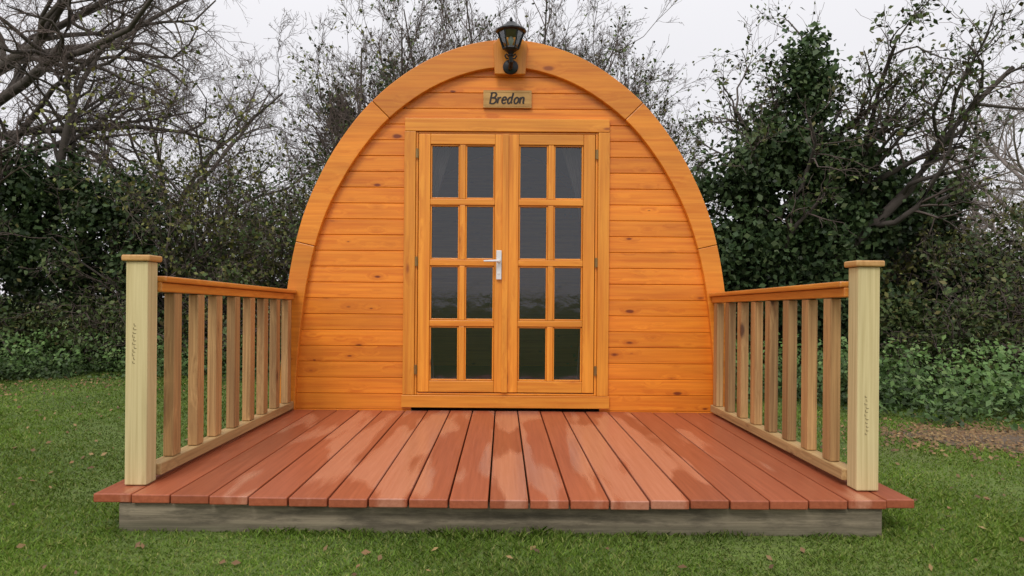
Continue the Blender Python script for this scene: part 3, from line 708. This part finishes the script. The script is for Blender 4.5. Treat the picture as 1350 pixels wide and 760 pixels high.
def cm2(P,n=6):
    P=np.array(P,float); Q=np.vstack([2*P[0]-P[1],P,2*P[-1]-P[-2]]); out=[]
    for i in range(1,len(Q)-2):
        for t in np.linspace(0,1,n,endpoint=False):
            p0,p1,p2,p3=Q[i-1],Q[i],Q[i+1],Q[i+2]
            out.append(0.5*((2*p1)+(-p0+p2)*t+(2*p0-5*p1+4*p2-p3)*t*t+(-p0+3*p1-3*p2+p3)*t**3))
    out.append(P[-1]); return np.array(out)
si=0
for ch in 'Bredon':
    for st in strokes[ch][0]:
        P=cm2(st); si+=1
        px=sx+cxp+(P[:,0]+0.16*P[:,1])*U-0.002; pz=sz-0.030+P[:,1]*U
        tn=np.gradient(np.stack([px,pz],-1),axis=0); tn/=np.linalg.norm(tn,axis=1)[:,None]+1e-9
        hw=0.0044+0.0016*np.abs(tn[:,1]); nx_,nz_=-tn[:,1]*hw,tn[:,0]*hw
        m_=len(px); yy=-0.0256-0.00015*(si%4)
        vs=[(px[i]+nx_[i],yy,pz[i]+nz_[i]) for i in range(m_)]+[(px[i]-nx_[i],yy,pz[i]-nz_[i]) for i in range(m_)]+[(px[i]-nx_[i],-0.0243,pz[i]-nz_[i]) for i in range(m_)]+[(px[i]+nx_[i],-0.0243,pz[i]+nz_[i]) for i in range(m_)]
        fs=[]
        for i in range(m_-1):
            for q in range(4): a_,b_=q*m_,((q+1)%4)*m_; fs.append((a_+i,a_+i+1,b_+i+1,b_+i))
        mb.poly(vs,fs)
    cxp+=strokes[ch][1]*U
finish('lettering',mb,[M_letter],sign)
# wall lamp
LX=X0+0.018; LY=-0.19
mb=MB()
mb.lathe((LX,-0.0725,DZ+2.243),[(0.048,0),(0.050,-0.006),(0.044,-0.012),(0.030,-0.016),(0.016,-0.020)],24,axis='y')
mb.tube([(LX,-0.09,DZ+2.243),(LX-0.004,-0.12,DZ+2.224),(LX,-0.155,DZ+2.222),(LX+0.002,-0.185,DZ+2.245),(LX,LY,DZ+2.278),(LX,LY,DZ+2.31)],[0.015,0.013,0.013,0.014,0.014,0.015],12)
for s_ in (-1,1):
    mb.tube([(LX+s_*0.004,LY,DZ+2.262),(LX+s_*0.026,LY,DZ+2.262),(LX+s_*0.036,LY,DZ+2.278),(LX+s_*0.028,LY,DZ+2.292),(LX+s_*0.020,LY,DZ+2.284)],0.0055,8)
mb.lathe((LX,LY,DZ+2.272),[(0.006,0),(0.022,0.006),(0.015,0.018),(0.024,0.030),(0.038,0.040),(0.044,0.050)],20)
nb=6; zb,zt=DZ+2.322,DZ+2.432; rb,rt_=0.048,0.084
mb.lathe((LX,LY,zb-0.004),[(rb,0),(rb+0.004,0.004),(rb,0.014)],nb)
mb.lathe((LX,LY,zt),[(rt_,-0.008),(rt_+0.015,0.0),(rt_+0.015,0.008),(rt_*0.92,0.018),(rt_*0.64,0.038),(0.032,0.052),(0.030,0.058),(0.012,0.062),(0.007,0.067),(0.012,0.074),(0.010,0.082),(0.003,0.094)],nb*2)
for k in range(nb):
    a=2*math.pi*k/nb
    mb.tube([(LX+rb*math.cos(a),LY+rb*math.sin(a),zb),(LX+rt_*math.cos(a),LY+rt_*math.sin(a),zt)],0.0055,6)
lamp=finish('wall_lamp',mb,[M_black],pod); lamp['label']='black traditional six-sided wall lantern'
g=MB(); g.lathe((LX,LY,zb+0.004),[(rb-0.003,0),(rt_-0.003,zt-zb-0.008)],nb); finish('lamp_glass',g,[M_lglass],lamp)
g=MB(); g.lathe((LX,LY,zb+0.01),[(0.010,0),(0.011,0.02),(0.018,0.036),(0.019,0.052),(0.011,0.066),(0.003,0.072)],14)
finish('bulb',g,[simple('frosted_bulb',(0.55,0.56,0.57),0.3)],lamp,smooth=True)

# ------------------------------------------------------------------ DECK
deck=empty('deck',(0,-1.1,0),'wet red-brown stained timber deck in front of the pod','deck')
mb=MB(); bx0=-1.522; pitch=0.1480; nb=21
for i in range(nb):
    a=bx0+i*pitch; b=a+pitch-0.007
    if i==nb-1: b=a+0.105
    xm=(a+b)/2
    yf=-2.225+0.055*(abs(xm)/1.5)**2+random.uniform(-0.004,0.004)
    dz=random.uniform(-0.0016,0.0016)
    mb.box(a,b,yf,0.0-0.004 if abs(xm-X0)<1.46 else 0.05,DZ-0.033+dz,DZ+dz)
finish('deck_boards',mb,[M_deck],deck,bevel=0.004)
mb=MB(); mb.box(-1.43,1.425,-2.165,-2.115,-0.02,DZ-0.036)
for sx_ in (-1.43,1.375): mb.box(sx_,sx_+0.05,-2.113,-0.02,-0.02,DZ-0.036)
finish('bearer_beam',mb,[M_fascia],deck,bevel=0.005)

# ------------------------------------------------------------------ RAILINGS
def railing(sg):
    xc=sg*1.392
    e=empty('railing',(xc,-1.1,DZ),'timber deck railing with pale square end post and upright balusters','railing','railings along the deck sides')
    xp=sg*1.422; w=0.043; yf=-2.055
    mb=MB(); mb.box(xp-w,xp+w,yf,yf+2*w,DZ+0.0018,DZ+0.872); p=finish('post',mb,[M_post],e,bevel=0.005)
    mb=MB(); c=0.056; cy=yf+w
    mb.box(xp-c,xp+c,cy-c,cy+c,DZ+0.873,DZ+0.897); finish('post_cap',mb,[M_cap],p,bevel=0.006,seg=3)
    mb=MB(); r=random.Random(3 if sg<0 else 9)
    zz=DZ+0.475 if sg<0 else DZ+0.22
    for k in range(11):
        x=xp-0.005+r.uniform(-0.004,0.004); hh=0.006+r.uniform(0,0.005)
        mb.box(x-0.006,x+0.006*r.uniform(-0.2,1),yf-0.0012,yf-0.0002,zz,zz+0.002)
        mb.box(x-0.007,x-0.005,yf-0.0012,yf-0.0002,zz+0.003,zz+hh)
        zz+=0.0145
    finish('stamp_mark',mb,[M_mark],p)
    def beam(name,x0,x1,y0,y1,za0,za1,zb0,zb1,mat,bev):
        m=MB(); m.poly([(x0,y0,za0),(x1,y0,za0),(x1,y1,zb0),(x0,y1,zb0),(x0,y0,za1),(x1,y0,za1),(x1,y1,zb1),(x0,y1,zb1)],
            [(0,3,2,1),(4,5,6,7),(0,1,5,4),(1,2,6,5),(2,3,7,6),(3,0,4,7)]); return finish(name,m,[mat],e,bevel=bev)
    y0,y1=yf+2*w+0.001,-0.047
    beam('handrail',xc-0.046,xc+0.046,y0,y1,DZ+0.794,DZ+0.818,DZ+0.762,DZ+0.786,M_ty,0.007)
    beam('upper_rail',xc-0.028,xc+0.028,y0,y1,DZ+0.755,DZ+0.793,DZ+0.723,DZ+0.761,M_ty,0.004)
    beam('lower_rail',xc-0.032,xc+0.032,y0,y1,DZ+0.022,DZ+0.068,DZ+0.012,DZ+0.058,M_baly,0.004)
    for k in range(8):
        yc=-1.80+k*0.240+r.uniform(-0.006,0.006)
        t=(yc-y0)/(y1-y0); xj=r.uniform(-0.002,0.002)
        m=MB()
        m.box(xc-0.022+xj,xc+0.022+xj,yc-0.038,yc+0.038,DZ+0.069-0.010*t+0.001,DZ+0.754-0.032*t-0.002)
        finish('baluster',m,[M_bal],e,bevel=0.004)
    return e
railing(-1); railing(1)

# ------------------------------------------------------------------ LIGHT
w=bpy.data.worlds.new('World'); scene.world=w; w.use_nodes=True; nt=w.node_tree; nt.nodes.clear()
out=nt.nodes.new('ShaderNodeOutputWorld'); bg1=nt.nodes.new('ShaderNodeBackground'); bg2=nt.nodes.new('ShaderNodeBackground')
sky=nt.nodes.new('ShaderNodeTexSky'); sky.sky_type='NISHITA'; sky.sun_disc=False; sky.sun_elevation=math.radians(47); sky.sun_rotation=math.radians(198)
nt.links.new(sky.outputs[0],bg1.inputs[0]); bg1.inputs[1].default_value=0.1
tc=N(nt,'ShaderNodeTexCoord'); sp=N(nt,'ShaderNodeSeparateXYZ'); nt.links.new(tc.outputs['Generated'],sp.inputs[0])
gr=ramp(nt,sp.outputs[2],[(0.0,(0.64,0.625,0.65)),(0.3,(0.66,0.65,0.672)),(1.0,(0.96,0.96,0.97))])
nz=N(nt,'ShaderNodeTexNoise'); nz.inputs['Scale'].default_value=2.2; nz.inputs['Detail'].default_value=4; nt.links.new(tc.outputs['Generated'],nz.inputs['Vector'])
cl=ramp(nt,nz.outputs['Fac'],[(0.3,0.95),(0.7,1.0)])
c=mix(nt,1.0,gr,cl,'MULTIPLY'); nt.links.new(c,bg2.inputs[0]); bg2.inputs[1].default_value=1.42
mx=nt.nodes.new('ShaderNodeMixShader'); mx.inputs[0].default_value=0.94
nt.links.new(bg1.outputs[0],mx.inputs[1]); nt.links.new(bg2.outputs[0],mx.inputs[2]); nt.links.new(mx.outputs[0],out.inputs[0])
sl=bpy.data.lights.new('sun','SUN'); sl.energy=1.5; sl.angle=math.radians(22); sl.color=(1,0.97,0.93)
so=bpy.data.objects.new('sun',sl); COL.objects.link(so)
dirv=Vector((0.25,0.75,-0.85)).normalized(); so.rotation_euler=dirv.to_track_quat('-Z','Y').to_euler()
so.location=(-3,-8,9)

# ------------------------------------------------------------------ CAMERA
cd=bpy.data.cameras.new('camera'); cam=bpy.data.objects.new('camera',cd); COL.objects.link(cam)
cd.sensor_width=36; cd.lens=36*1000/1350; cd.shift_x=12/1350; cd.shift_y=15/1350; cd.clip_end=2000; cd.clip_start=0.05
M=Matrix.Translation((0,-5,DZ+0.735))@Matrix.Rotation(math.radians(90),4,'X')@Matrix.Rotation(0.0078,4,'Z')
cam.matrix_world=M
scene.camera=cam
scene.view_settings.view_transform='Standard'; scene.view_settings.look='None'; scene.view_settings.exposure=0; scene.view_settings.gamma=1
